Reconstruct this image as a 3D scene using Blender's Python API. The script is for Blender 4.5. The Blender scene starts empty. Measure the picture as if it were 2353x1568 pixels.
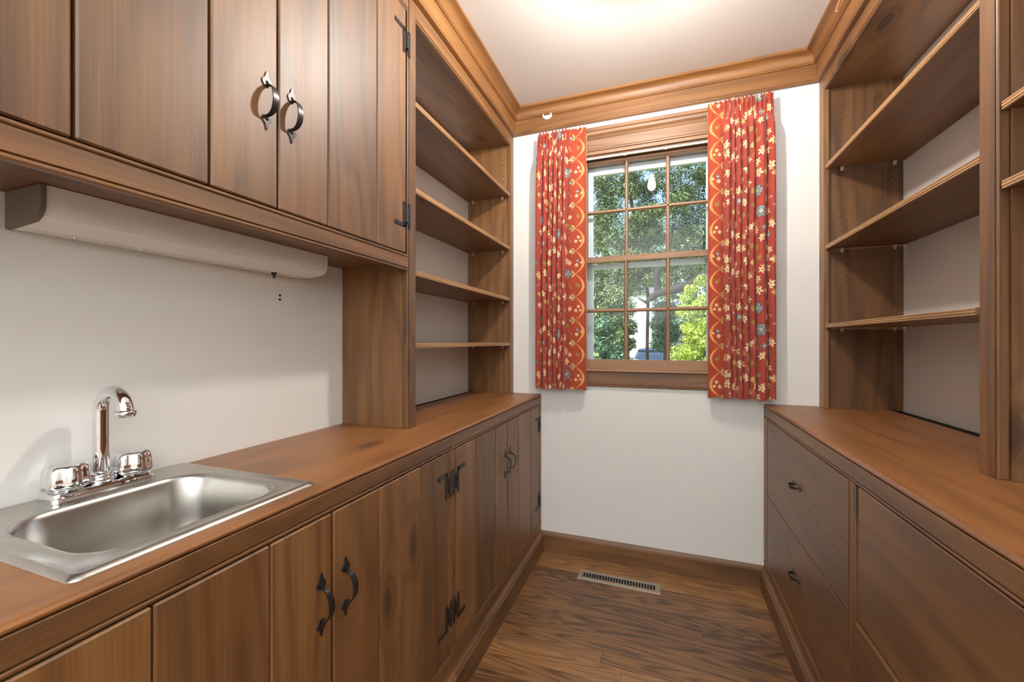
import bpy, math, random
import numpy as np
from mathutils import Vector
PI = math.pi
S = bpy.context.scene
COL = S.collection
rnd = random.Random(7)

# ------------------------------------------------------------------ camera
CAM_H = 1.216
F_PX = 949.0
cam_d = bpy.data.cameras.new('camera')
cam = bpy.data.objects.new('camera', cam_d)
COL.objects.link(cam)
cam.location = (0, 0, CAM_H)
cam.rotation_euler = (PI / 2, 0, math.atan(344.5 / F_PX))
cam_d.sensor_fit = 'HORIZONTAL'
cam_d.sensor_width = 36.0
cam_d.lens = F_PX / 2353 * 36
cam_d.shift_y = 1.5 / 2353
cam_d.clip_start = 0.02
cam_d.clip_end = 300
S.camera = cam

# ------------------------------------------------------------------ world, sun, lights, exposure
W = bpy.data.worlds.new('world')
S.world = W
W.use_nodes = True
wn = W.node_tree
sky = wn.nodes.new('ShaderNodeTexSky')
sky.sky_type = 'NISHITA'
sky.sun_disc = False
sky.sun_elevation = math.radians(46)
sky.sun_rotation = math.radians(215)
sky.air_density = 1.0
sky.dust_density = 2.5
bg = wn.nodes['Background']
bg.inputs['Strength'].default_value = 0.42
wn.links.new(sky.outputs[0], bg.inputs[0])

def light(name, kind, loc, energy, color, rot=(0, 0, 0), **kw):
    d = bpy.data.lights.new(name, kind)
    d.energy = energy
    d.color = color
    for k, v in kw.items():
        setattr(d, k, v)
    o = bpy.data.objects.new(name, d)
    o.location = loc
    o.rotation_euler = rot
    COL.objects.link(o)
    return o

light('sun', 'SUN', (0, 0, 20), 9.0, (1.0, 0.95, 0.86), (math.radians(44), 0, math.radians(-32)), angle=0.02)
# added unseen cool fill behind the camera, aimed up to bounce off the ceiling
light('fill_behind_camera', 'AREA', (-0.05, -1.6, 1.5), 135, (0.80, 0.90, 1.0), (math.radians(180), 0, 0),
      shape='RECTANGLE', size=1.4, size_y=1.6)
p = light('window_portal', 'AREA', (-0.08, 2.47, 1.66), 1, (1, 1, 1), (math.radians(-90), 0, 0), shape='RECTANGLE', size=0.8, size_y=1.3)
p.data.cycles.is_portal = True
BULB_STRENGTH = 780.0
S.view_settings.view_transform = 'Standard'
S.view_settings.look = 'None'
S.view_settings.gamma = 1
S.view_settings.use_curve_mapping = False
S.view_settings.exposure = 0.10
S.cycles.use_denoising = True
S.cycles.max_bounces = 10
S.cycles.diffuse_bounces = 5
S.cycles.transparent_max_bounces = 24
S.cycles.sample_clamp_indirect = 6.0

# ------------------------------------------------------------------ material helpers
def lin(c):
    return tuple(((v / 255) / 12.92 if v / 255 <= 0.04045 else ((v / 255 + 0.055) / 1.055) ** 2.4) for v in c)

class NT:
    def __init__(s, name):
        s.m = bpy.data.materials.new(name)
        s.m.use_nodes = True
        s.t = s.m.node_tree
        s.b = s.t.nodes['Principled BSDF']
        s.out = s.t.nodes['Material Output']
    def n(s, typ, **kw):
        o = s.t.nodes.new('ShaderNode' + typ)
        for k, v in kw.items():
            if k.startswith('i_'):
                o.inputs[int(k[2:])].default_value = v
            else:
                setattr(o, k, v)
        return o
    def l(s, a, b):
        s.t.links.new(a, b)
    def val(s, a, idx, x):
        if hasattr(x, 'is_linked') or hasattr(x, 'links'):
            s.l(x, a.inputs[idx])
        else:
            a.inputs[idx].default_value = x
    def math(s, op, a, b=0.0, c=0.0, clamp=False):
        o = s.n('Math', operation=op, use_clamp=clamp)
        s.val(o, 0, a); s.val(o, 1, b)
        if op in ('MULTIPLY_ADD', 'WRAP', 'CLAMP', 'SMOOTH_MIN'):
            s.val(o, 2, c)
        return o.outputs[0]
    def vmath(s, op, a, b):
        o = s.n('VectorMath', operation=op)
        s.val(o, 0, a); s.val(o, 1, b)
        return o.outputs[0]
    def ramp(s, f, stops):
        o = s.n('ValToRGB')
        s.l(f, o.inputs[0])
        e = o.color_ramp.elements
        while len(e) < len(stops):
            e.new(0.5)
        for i, (p_, c_) in enumerate(stops):
            e[i].position = p_
            e[i].color = (*c_, 1)
        return o.outputs[0]
    def mix(s, f, a, b, blend='MIX'):
        o = s.n('Mix', data_type='RGBA', blend_type=blend)
        s.val(o, 0, f)
        for i, x in ((6, a), (7, b)):
            if isinstance(x, tuple):
                o.inputs[i].default_value = (*x, 1)
            else:
                s.l(x, o.inputs[i])
        return o.outputs[2]
    def noise(s, vec, scale, detail=2, rough=0.5, dist=0.0):
        o = s.n('TexNoise')
        s.l(vec, o.inputs['Vector'])
        o.inputs['Scale'].default_value = scale
        o.inputs['Detail'].default_value = detail
        o.inputs['Roughness'].default_value = rough
        o.inputs['Distortion'].default_value = dist
        return o.outputs[0]
    def bump(s, h, strength, dist=0.001):
        o = s.n('Bump')
        o.inputs['Strength'].default_value = strength
        o.inputs['Distance'].default_value = dist
        s.l(h, o.inputs['Height'])
        s.l(o.outputs[0], s.b.inputs['Normal'])

def plain(name, col, rough=0.5, metal=0.0, coat=0.0, spec=None, bump=None):
    k = NT(name)
    k.b.inputs['Base Color'].default_value = (*col, 1)
    k.b.inputs['Roughness'].default_value = rough
    k.b.inputs['Metallic'].default_value = metal
    k.b.inputs['Coat Weight'].default_value = coat
    if spec is not None:
        k.b.inputs['Specular IOR Level'].default_value = spec
    tc = k.n('TexCoord')
    nz = k.noise(tc.outputs['Object'], bump[0] if bump else 40, 3)
    f = k.math('MULTIPLY', nz, 1.0)
    k.l(k.mix(f, tuple(c * 0.94 for c in col), tuple(min(1, c * 1.06) for c in col)), k.b.inputs['Base Color'])
    if bump:
        k.bump(nz, bump[1], bump[2])
    return k.m

def wood(name, axis, dark, mid, light_, rough=0.5, ring=0.62, knots=True, streak=0.42, var=0.16, coat=0.6, scale=1.0, ramp=-0.16):
    """stained softwood: axis is the grain direction, 0 x, 1 y, 2 z"""
    k = NT(name)
    tc = k.n('TexCoord'); oi = k.n('ObjectInfo')
    off = k.n('CombineXYZ')
    r = oi.outputs['Random']
    k.l(k.math('MULTIPLY', r, 31.7), off.inputs[0])
    k.l(k.math('MULTIPLY', r, 57.3), off.inputs[1])
    k.l(k.math('MULTIPLY', r, 17.1), off.inputs[2])
    v = k.vmath('ADD', tc.outputs['Object'], off.outputs[0])
    def st(cross, along):
        q = [cross] * 3
        q[axis] = along
        return k.vmath('MULTIPLY', v, tuple(x * scale for x in q))
    # ring field
    f0 = k.noise(st(5.0, 0.55), 1.0, 1.5, 0.45)
    fld = f0
    if knots:
        vo = k.n('TexVoronoi', feature='F1')
        k.l(st(4.2, 1.6), vo.inputs['Vector'])
        vo.inputs['Scale'].default_value = 1.0
        vo.inputs['Randomness'].default_value = 1.0
        d = vo.outputs['Distance']
        kn = k.math('POWER', k.math('SUBTRACT', 1.0, k.math('MULTIPLY', d, 3.6, clamp=True), clamp=True), 2.0)
        fld = k.math('ADD', f0, k.math('MULTIPLY', kn, 0.35))
    rings = k.math('SINE', k.math('MULTIPLY', fld, 95.0 * ring))
    rings = k.math('MULTIPLY_ADD', rings, 0.5, 0.5)
    rings = k.math('POWER', rings, 2.2)
    fine = k.noise(st(230.0, 3.5), 1.0, 3, 0.6)
    med = k.noise(st(28.0, 0.9), 1.0, 3, 0.55)
    blot = k.noise(st(3.0, 1.2), 1.0, 3, 0.6)
    t = k.math('MULTIPLY_ADD', rings, ramp, 0.52)
    t = k.math('ADD', t, k.math('MULTIPLY', k.math('SUBTRACT', fine, 0.5), streak))
    t = k.math('ADD', t, k.math('MULTIPLY', k.math('SUBTRACT', med, 0.5), 0.32))
    t = k.math('ADD', t, k.math('MULTIPLY', k.math('SUBTRACT', blot, 0.5), 0.45))
    t = k.math('ADD', t, k.math('MULTIPLY', k.math('SUBTRACT', r, 0.5), var), clamp=True)
    c = k.ramp(t, [(0.12, dark), (0.5, mid), (0.92, light_)])
    if knots:
        core = k.math('LESS_THAN', d, 0.085)
        halo = k.math('POWER', k.math('SUBTRACT', 1.0, k.math('MULTIPLY', d, 4.8, clamp=True), clamp=True), 1.5)
        c = k.mix(k.math('MULTIPLY', halo, 0.75), c, tuple(x * 0.55 for x in dark))
        c = k.mix(k.math('MULTIPLY', core, 0.5), c, tuple(x * 0.35 for x in dark))
    k.l(c, k.b.inputs['Base Color'])
    rr = k.math('MULTIPLY_ADD', med, 0.16, rough - 0.08)
    k.l(rr, k.b.inputs['Roughness'])
    k.b.inputs['Coat Weight'].default_value = coat
    k.b.inputs['Coat Roughness'].default_value = 0.5
    k.bump(k.math('ADD', fine, k.math('MULTIPLY', rings, 0.4)), 0.12, 0.0006)
    return k.m

DK, MD, LT = lin((72, 45, 21)), lin((121, 80, 41)), lin((164, 117, 66))
wood_x = wood('stained_pine_grain_x', 0, DK, MD, LT)
wood_y = wood('stained_pine_grain_y', 1, DK, MD, LT)
wood_z = wood('stained_pine_grain_z', 2, DK, MD, LT, var=0.3)
top_y = wood('counter_pine', 1, lin((106, 64, 30)), lin((152, 97, 48)), lin((182, 124, 68)), rough=0.45, coat=0.6)
trim_y = wood('trim_pine_y', 1, lin((102, 64, 28)), lin((146, 97, 48)), lin((176, 124, 66)), knots=False)
trim_x = wood('trim_pine_x', 0, lin((102, 64, 28)), lin((146, 97, 48)), lin((176, 124, 66)), knots=False)
win_x = wood('window_pine_x', 0, lin((104, 70, 42)), lin((152, 108, 70)), lin((178, 134, 92)), knots=False)
win_z = wood('window_pine_z', 2, lin((104, 70, 42)), lin((152, 108, 70)), lin((178, 134, 92)), knots=False)
oak = wood('oak_floor', 0, lin((70, 44, 22)), lin((142, 98, 56)), lin((184, 136, 86)), rough=0.38, ring=1.9, knots=False, streak=1.0, ramp=-0.26, var=0.35, coat=0.5, scale=1.2)
nose = wood('shelf_edge_highlight', 1, lin((140, 98, 58)), lin((186, 144, 98)), lin((208, 172, 126)), knots=False)  # paler pine, paints the highlight along the shelf fronts

def painted(name, col):
    k = NT(name)
    tc = k.n('TexCoord')
    a = k.noise(tc.outputs['Object'], 1.3, 3)
    b = k.noise(tc.outputs['Object'], 180, 3)
    k.l(k.mix(a, tuple(x * 0.96 for x in col), tuple(min(1, x * 1.03) for x in col)), k.b.inputs['Base Color'])
    k.b.inputs['Roughness'].default_value = 0.55
    k.bump(b, 0.08, 0.0008)
    return k.m
wall_m = painted('wall_paint', lin((236, 234, 229)))
ceil_m = painted('ceiling_paint', lin((232, 228, 222)))
dark_m = plain('dark_gap', lin((34, 26, 20)), 0.8)
iron_m = plain('black_iron', lin((58, 54, 54)), 0.34, 0.6, bump=(300, 0.3, 0.0006))
white_m = plain('white_enamel', lin((238, 236, 230)), 0.35, coat=0.3)
extwhite_m = plain('exterior_white_paint', lin((232, 236, 244)), 0.5)
grey_m = plain('register_beige_metal', lin((168, 156, 140)), 0.4, 0.3)
cap_m = plain('dark_taupe_plastic', lin((112, 100, 90)), 0.55)
plastic_m = plain('clear_grey_plastic', lin((205, 190, 172)), 0.25)
chrome_m = plain('chrome', lin((232, 232, 234)), 0.05, 1.0)
peg_m = plain('peg_hole_dark', lin((40, 24, 14)), 0.8)
string_m = plain('pink_string', lin((230, 190, 175)), 0.7)

k = NT('brushed_steel')
tc = k.n('TexCoord')
nv = k.vmath('MULTIPLY', tc.outputs['Object'], (400.0, 12.0, 12.0))
nz = k.noise(nv, 1.0, 3)
nb = k.noise(tc.outputs['Object'], 9.0, 4)
k.l(k.mix(nb, lin((176, 172, 164)), lin((206, 203, 198))), k.b.inputs['Base Color'])
k.b.inputs['Metallic'].default_value = 1.0
k.l(k.math('MULTIPLY_ADD', nb, 0.16, 0.22), k.b.inputs['Roughness'])
k.bump(nz, 0.10, 0.0003)
steel_m = k.m

k = NT('window_glass')
fr = k.n('Fresnel'); fr.inputs['IOR'].default_value = 1.5
tr = k.n('BsdfTransparent'); tr.inputs[0].default_value = (0.97, 0.985, 0.98, 1)
gl = k.n('BsdfGlossy'); gl.inputs['Roughness'].default_value = 0.0
ms = k.n('MixShader')
k.l(k.math('MULTIPLY', fr.outputs[0], 0.45), ms.inputs[0]); k.l(tr.outputs[0], ms.inputs[1]); k.l(gl.outputs[0], ms.inputs[2])
k.l(ms.outputs[0], k.out.inputs[0])
glass_m = k.m

k = NT('lit_bulb')
e = k.n('Emission'); e.inputs[0].default_value = (1.0, 0.955, 0.88, 1); e.inputs[1].default_value = BULB_STRENGTH
k.l(e.outputs[0], k.out.inputs[0])
bulb_m = k.m

def leafmat(name, c1, c2, c3, trans=0.35):
    k = NT(name)
    g = k.n('NewGeometry')
    c = k.ramp(g.outputs['Random Per Island'], [(0.0, c1), (0.5, c2), (1.0, c3)])
    k.l(c, k.b.inputs['Base Color'])
    k.b.inputs['Roughness'].default_value = 0.45
    tl = k.n('BsdfTranslucent'); k.l(c, tl.inputs[0])
    ms = k.n('MixShader'); ms.inputs[0].default_value = trans
    k.l(k.b.outputs[0], ms.inputs[1]); k.l(tl.outputs[0], ms.inputs[2])
    k.l(ms.outputs[0], k.out.inputs[0])
    return k.m

# ------------------------------------------------------------------ mesh helpers
class MB:
    def __init__(s):
        s.v = []; s.f = []
    def add(s, vs, fs):
        o = len(s.v)
        s.v += [tuple(x) for x in vs]
        s.f += [tuple(i + o for i in f) for f in fs]
        return s
    def box(s, x0, y0, z0, x1, y1, z1):
        x0, x1 = sorted((x0, x1)); y0, y1 = sorted((y0, y1)); z0, z1 = sorted((z0, z1))
        return s.add([(x0, y0, z0), (x1, y0, z0), (x1, y1, z0), (x0, y1, z0), (x0, y0, z1), (x1, y0, z1), (x1, y1, z1), (x0, y1, z1)],
                     [(0, 3, 2, 1), (4, 5, 6, 7), (0, 1, 5, 4), (1, 2, 6, 5), (2, 3, 7, 6), (3, 0, 4, 7)])
    def cbox(s, x0, y0, z0, x1, y1, z1, c=0.002):
        x0, x1 = sorted((x0, x1)); y0, y1 = sorted((y0, y1)); z0, z1 = sorted((z0, z1))
        c = min(c, (x1 - x0) / 2.01, (y1 - y0) / 2.01, (z1 - z0) / 2.01)
        b = [(x0, x1), (y0, y1), (z0, z1)]
        vs = {}; L = []
        for i in range(8):
            sg = [(i >> a) & 1 for a in range(3)]
            for a in range(3):
                pnt = []
                for q in range(3):
                    base = b[q][sg[q]]
                    pnt.append(base if q == a else base + (c if sg[q] == 0 else -c))
                vs[(i, a)] = len(L); L.append(pnt)
        F = []
        for a in range(3):
            u, w = [(1, 2), (2, 0), (0, 1)][a]
            for sgn in (0, 1):
                idx = []
                for (su, sw) in ((0, 0), (1, 0), (1, 1), (0, 1)):
                    i = (sgn << a) | (su << u) | (sw << w)
                    idx.append(vs[(i, a)])
                F.append(tuple(idx if sgn else idx[::-1]))
        for a in range(3):       # edges along axis a
            u, w = [(1, 2), (2, 0), (0, 1)][a]
            for su in (0, 1):
                for sw in (0, 1):
                    i0 = (su << u) | (sw << w); i1 = i0 | (1 << a)
                    q = (vs[(i0, u)], vs[(i1, u)], vs[(i1, w)], vs[(i0, w)])
                    F.append(q if su != sw else q[::-1])
        for i in range(8):
            sg = [(i >> a) & 1 for a in range(3)]
            q = (vs[(i, 0)], vs[(i, 1)], vs[(i, 2)])
            F.append(q if sum(sg) % 2 else q[::-1])
        return s.add(L, F)
    def prism(s, prof, axis, a0, a1, ends=True, m0=None, m1=None):
        """prof: list of 2D points for the two remaining axes in xyz order; m0/m1: mitre functions giving the offset along axis"""
        n = len(prof)
        def mk(p, a):
            q = list(p); q.insert(axis, a); return q
        vs = [mk(p, a0 + (m0(p) if m0 else 0)) for p in prof] + [mk(p, a1 + (m1(p) if m1 else 0)) for p in prof]
        fs = [(i, (i + 1) % n, (i + 1) % n + n, i + n) for i in range(n)]
        if ends:
            fs += [tuple(range(n))[::-1], tuple(range(n, 2 * n))]
        return s.add(vs, fs)
    def tube(s, path, rad, n=10, cap=True, ref=None):
        P = [Vector(p) for p in path]
        R = rad if isinstance(rad, (list, tuple)) else [rad] * len(P)
        vs = []; fs = []
        up = Vector(ref) if ref else None
        for i, p_ in enumerate(P):
            t = (P[min(i + 1, len(P) - 1)] - P[max(i - 1, 0)]).normalized()
            if up is None:
                up = Vector((0, 0, 1)) if abs(t.z) < 0.9 else Vector((1, 0, 0))
            a = (up - t * up.dot(t)).normalized(); b = t.cross(a)
            up = a
            for j in range(n):
                th = 2 * PI * j / n
                vs.append(p_ + (a * math.cos(th) + b * math.sin(th)) * R[i])
        for i in range(len(P) - 1):
            for j in range(n):
                k2 = (j + 1) % n
                fs.append((i * n + j, i * n + k2, (i + 1) * n + k2, (i + 1) * n + j))
        if cap:
            fs += [tuple(range(n))[::-1], tuple(range((len(P) - 1) * n, len(P) * n))]
        return s.add(vs, fs)
    def loft(s, loops, cap0=True, cap1=True):
        n = len(loops[0]); vs = [p_ for L in loops for p_ in L]; fs = []
        for i in range(len(loops) - 1):
            for j in range(n):
                k2 = (j + 1) % n
                fs.append((i * n + j, i * n + k2, (i + 1) * n + k2, (i + 1) * n + j))
        if cap0: fs.append(tuple(range(n))[::-1])
        if cap1: fs.append(tuple(range((len(loops) - 1) * n, len(loops) * n)))
        return s.add(vs, fs)
    def lathe(s, prof, c, axis=2, n=24, rfun=None, cap0=True, cap1=True):
        loops = []
        for (r, h) in prof:
            L = []
            for j in range(n):
                th = 2 * PI * j / n
                rr = r * (rfun(th, h) if rfun else 1)
                q = [rr * math.cos(th), rr * math.sin(th)]
                q.insert(axis, h)
                L.append((c[0] + q[0], c[1] + q[1], c[2] + q[2]))
            loops.append(L)
        return s.loft(loops, cap0, cap1)

def mesh_obj(name, mb, mat, parent=None, smooth=None, base=None):
    """one mesh object; vertices are given in world space and moved to the parent's base"""
    off = Vector((0, 0, 0))
    if parent is not None:
        off = world_base(parent)
    elif base is not None:
        off = Vector(base)
    me = bpy.data.meshes.new(name)
    me.from_pydata([(v[0] - off[0], v[1] - off[1], v[2] - off[2]) for v in mb.v], [], mb.f)
    me.materials.append(mat)
    me.update()
    import bmesh
    bm = bmesh.new(); bm.from_mesh(me)
    bmesh.ops.recalc_face_normals(bm, faces=bm.faces)
    bm.to_mesh(me); bm.free()
    if smooth is not None:
        me.polygons.foreach_set('use_smooth', [True] * len(me.polygons))
        if smooth < 179:
            try:
                me.set_sharp_from_angle(angle=math.radians(smooth))
            except Exception:
                pass
    o = bpy.data.objects.new(name, me)
    COL.objects.link(o)
    if parent is not None:
        o.parent = parent
    else:
        o.location = off
    return o

def world_base(o):
    b = Vector((0, 0, 0))
    while o is not None:
        b += o.location
        o = o.parent
    return b

def tag(o, label=None, cat=None, group=None, kind=None):
    if label: o['label'] = label
    if cat: o['category'] = cat
    if group: o['group'] = group
    if kind: o['kind'] = kind
    return o

def thing(name, label, cat, loc, group=None):
    o = bpy.data.objects.new(name, None)
    o.empty_display_size = 0.05
    o.location = loc
    COL.objects.link(o)
    return tag(o, label, cat, group)

def structure(o):
    o['kind'] = 'structure'
    return o

class Side:
    """a run of joinery: F is the x of its face, s=+1 faces +x (left side of the room), s=-1 faces -x"""
    def __init__(s, F, sg): s.F = F; s.s = sg
    def X(s, d): return s.F - s.s * d       # d > 0 goes back into the furniture
BW = 0.0085
def member(sd, y0, y1, z0, z1, t=0.02, beads=''):
    """face-frame piece; beads: letters of the edges that carry a bead, b t (z) n f (y)"""
    m = MB()
    ya = y0 + (BW + 0.002 if 'n' in beads else 0); yb = y1 - (BW + 0.002 if 'f' in beads else 0)
    za = z0 + (BW + 0.002 if 'b' in beads else 0); zb = z1 - (BW + 0.002 if 't' in beads else 0)
    m.cbox(sd.X(0), ya, za, sd.X(t), yb, zb, 0.0008)
    r = BW / 2
    if beads:
        m.box(sd.X(0.005), y0 + 0.001, z0 + 0.001, sd.X(t - 0.001), y1 - 0.001, z1 - 0.001)
    if 'b' in beads: m.tube([(sd.X(r), y0, z0 + r), (sd.X(r), y1, z0 + r)], r, 10)
    if 't' in beads: m.tube([(sd.X(r), y0, z1 - r), (sd.X(r), y1, z1 - r)], r, 10)
    if 'n' in beads: m.tube([(sd.X(r), y0 + r, z0), (sd.X(r), y0 + r, z1)], r, 10)
    if 'f' in beads: m.tube([(sd.X(r), y1 - r, z0), (sd.X(r), y1 - r, z1)], r, 10)
    return m

def handle_mb(c, L, Wd, O, k=1.0):
    """forged pull with two spade ends; c centre on the surface, L along, Wd across, O outwards"""
    c, L, Wd, O = Vector(c), Vector(L), Vector(Wd), Vector(O)
    m = MB()
    prof = [(0.0, 0.0045), (0.004, 0.0095), (0.010, 0.0125), (0.015, 0.0118), (0.019, 0.0075), (0.024, 0.0042), (0.030, 0.003), (0.035, 0.0006)]
    half = 0.031 * k
    for sg in (-1, 1):
        pts = [(half + t * k, w * k) for t, w in prof] + [(half + t * k, -w * k) for t, w in prof[::-1]]
        lo = [c + L * (sg * a) + Wd * w + O * 0.0003 for a, w in pts]
        hi = [c + L * (sg * a) + Wd * (w * 0.93) + O * 0.0028 for a, w in pts]
        m.loft([lo, hi])
        sc = c + L * (sg * (half + 0.010 * k))
        loops = []
        for r, h in ((0.0036, 0.0026), (0.0034, 0.0042), (0.0018, 0.0052)):
            loops.append([sc + L * (r * math.cos(a)) + Wd * (r * math.sin(a)) + O * h for a in [2 * PI * j / 10 for j in range(10)]])
        m.loft(loops)
    n = 17; loops = []
    for i in range(n):
        t = PI * i / (n - 1)
        a = -math.cos(t) * (half + 0.003)
        h = 0.0015 + 0.028 * k * (math.sin(t) ** 0.75)
        wv = (0.0036 + 0.0036 * math.sin(t)) * k
        tg = Vector((math.sin(t) * half, math.cos(t) * 0.028 * k, 0)).normalized()
        nr = (O * tg.x - L * tg.y)
        ctr = c + L * a + O * h
        th = 0.0013
        loops.append([ctr + Wd * wv + nr * th, ctr - Wd * wv + nr * th, ctr - Wd * wv - nr * th, ctr + Wd * wv - nr * th])
    m.loft(loops)
    return m

def hinge_mb(sd, yg, zc, dr, arm, h=0.088):
    """HL hinge on the gap at y=yg; dr = direction of the door from the gap, arm = +1 top, -1 bottom"""
    m = MB()
    X0, X1 = sd.X(-0.0003), sd.X(-0.0028)
    w = 0.0125
    def bx(ya, yb, za, zb):
        m.cbox(X0, ya, za, X1, yb, zb, 0.0006)
    a = yg + dr * 0.009; b = a + dr * w
    bx(a, b, zc - h / 2, zc + h / 2)
    a2 = yg - dr * 0.009; b2 = a2 - dr * w
    bx(a2, b2, zc - h / 2, zc + h / 2)
    zt = zc + arm * h / 2
    bx(a, a + dr * 0.058, zt, zt - arm * 0.0135)
    bx(yg - dr * 0.0095, yg + dr * 0.0095, zc - h * 0.27, zc + h * 0.27)
    m.tube([(sd.X(-0.004), yg, zc - h * 0.28), (sd.X(-0.004), yg, zc + h * 0.28)], 0.0042, 8)
    sp = [((a + b) / 2, zc - h * 0.42), ((a + b) / 2, zc + h * 0.42), ((a + b) / 2, zc), ((a2 + b2) / 2, zc - h * 0.42), ((a2 + b2) / 2, zc + h * 0.42), ((a2 + b2) / 2, zc),
          (a + dr * 0.050, zt - arm * 0.0068)]
    for (y, z) in sp:
        loops = []
        for r, q in ((0.003, 0.0026), (0.0028, 0.004), (0.0012, 0.0047)):
            loops.append([(sd.X(-q), y + r * math.cos(t), z + r * math.sin(t)) for t in [2 * PI * j / 8 for j in range(8)]])
        m.loft(loops)
    return m

def door(sd, parent, seams, z0, z1, hinge_at, handle_y, handle_z, hz, gap=0.0011):
    """ledged board door; seams: y of the board edges; hinge_at 'n' or 'f' (near or far edge)"""
    g = 0.0026
    ya, yb = seams[0] + g, seams[-1] - g
    d = mesh_obj('door', MB().box(sd.X(0.019), ya + 0.003, z0 + g + 0.003, sd.X(0.026), yb - 0.003, z1 - g - 0.003), wood_y, parent)
    for i in range(len(seams) - 1):
        a = seams[i] + (g if i == 0 else gap); b = seams[i + 1] - (g if i == len(seams) - 2 else gap)
        mesh_obj('board', MB().cbox(sd.X(0.0), a, z0 + g, sd.X(0.0188), b, z1 - g, 0.0030), wood_z, d)
    O = (sd.s, 0, 0)
    mesh_obj('handle', handle_mb((sd.X(0), handle_y, handle_z), (0, 0, 1), (0, 1, 0), O), iron_m, d, 40)
    yg = seams[0] if hinge_at == 'n' else seams[-1]
    dr = 1 if hinge_at == 'n' else -1
    mesh_obj('hinge', hinge_mb(sd, yg, hz[0], dr, 1), iron_m, d, 40)
    mesh_obj('hinge', hinge_mb(sd, yg, hz[1], dr, -1), iron_m, d, 40)
    return d

# ------------------------------------------------------------------ dimensions
YB = 2.335          # face of the window wall
XL, XRW = -1.125, 1.0
YF = -2.6           # wall behind the camera
ZC = 2.586
# ------------------------------------------------------------------ room shell
def slab(name, m, mat):
    return structure(mesh_obj(name, m, mat))
slab('wall_left', MB().box(XL, YF, 0, XL - 0.12, YB + 0.15, ZC + 0.15), wall_m)
slab('wall_right', MB().box(XRW, YF, 0, XRW + 0.12, YB + 0.15, ZC + 0.15), wall_m)
slab('wall_front', MB().box(XL, YF, 0, XRW, YF - 0.12, ZC + 0.15), wall_m)
slab('ceiling', MB().box(XL, YF, ZC, XRW, YB, ZC + 0.15), ceil_m)
WX0, WX1, WZ0, WZ1 = -0.452, 0.296, 1.045, 2.262      # window opening
m = MB()
m.box(XL, YB, 0, WX0, YB + 0.15, ZC + 0.15).box(WX1, YB, 0, XRW, YB + 0.15, ZC + 0.15)
m.box(WX0, YB, 0, WX1, YB + 0.15, WZ0).box(WX0, YB, WZ1, WX1, YB + 0.15, ZC + 0.15)
slab('wall_back', m, wall_m)
floor = slab('floor', MB().box(XL, YF, -0.10, XRW, YB, -0.02), dark_m)
# oak planks, laid across the room
PW = 0.083
y = 2.325
row = 0
while y > YF + 0.01:
    y0 = max(YF + 0.002, y - PW)
    cuts = [XL + 0.002]
    if row % 3 == 0: cuts += [rnd.uniform(-0.5, 0.35)]
    elif row % 3 == 1: cuts += [rnd.uniform(-1.0, -0.7), rnd.uniform(0.5, 0.9)]
    else: cuts += [rnd.uniform(-0.3, 0.6)]
    cuts += [XRW - 0.002]
    if row == 0: cuts = [XL + 0.002, XRW - 0.002]
    for i in range(len(cuts) - 1):
        mesh_obj('plank', MB().cbox(cuts[i] + 0.0003, y0 + 0.0003, -0.02, cuts[i + 1] - 0.0003, y - 0.0003, 0.0, 0.0007), oak, floor)
    y -= PW; row += 1

# baseboard under the window
prof = [(YB, 0), (YB - 0.016, 0), (YB - 0.016, 0.092), (YB - 0.0125, 0.0945), (YB - 0.0125, 0.098), (YB - 0.009, 0.104), (YB - 0.004, 0.113), (YB, 0.113)]
structure(mesh_obj('baseboard_back', MB().prism(prof, 0, -0.66, 0.466), wood_x))

# frieze boards and crown, running round three sides
FT = 0.019
def frieze_prof(w0, sg):     # w0: wall coordinate, sg: direction into the room
    z0, z1 = 2.441, 2.530
    P = [(0, z0 + 0.001), (FT - 0.002, z0 + 0.001), (FT + 0.001, z0 + 0.003), (FT + 0.001, z0 + 0.008), (FT - 0.003, z0 + 0.0095), (FT - 0.003, z0 + 0.0115), (FT, z0 + 0.012), (FT, z1), (0, z1)]
    return [(w0 + sg * a, z) for a, z in P]
def crown_prof(w0, sg):
    z0 = 2.524
    P = [(0, z0), (FT + 0.006, z0), (FT + 0.0085, z0 + 0.002), (FT + 0.0085, z0 + 0.005), (FT + 0.006, z0 + 0.0065), (FT + 0.010, z0 + 0.008), (FT + 0.012, z0 + 0.012), (FT + 0.011, z0 + 0.016)]
    for i in range(9):
        t = i / 8 * PI / 2
        P.append((FT + 0.012 + 0.030 * (1 - math.cos(t)), z0 + 0.018 + 0.030 * math.sin(t) * 0.98))
    P += [(FT + 0.045, z0 + 0.0495), (FT + 0.0475, z0 + 0.0495), (FT + 0.0475, ZC), (0, ZC)]
    return [(w0 + sg * a, z) for a, z in P]
XUL, XUR = -0.838, 0.700       # faces of the upper joinery
def run_y(name, pf, x0, sg, mat):
    P = pf(x0, sg)
    mit = lambda p: -abs(p[0] - x0)
    return structure(mesh_obj(name, MB().prism(P, 1, YF + 0.01, YB, m1=mit), mat, smooth=30))
def run_x(name, pf, mat):
    P = pf(YB, -1)
    return structure(mesh_obj(name, MB().prism(P, 0, XUL, XUR, m0=lambda p: abs(p[0] - YB), m1=lambda p: -abs(p[0] - YB)), mat, smooth=30))
run_y('trim_1', frieze_prof, XUL, 1, trim_y)
run_y('trim_2', crown_prof, XUL, 1, trim_y)
run_x('trim_3', frieze_prof, trim_x)
run_x('trim_4', crown_prof, trim_x)
run_y('trim_5', frieze_prof, XUR, -1, trim_y)
run_y('trim_6', crown_prof, XUR, -1, trim_y)

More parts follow.
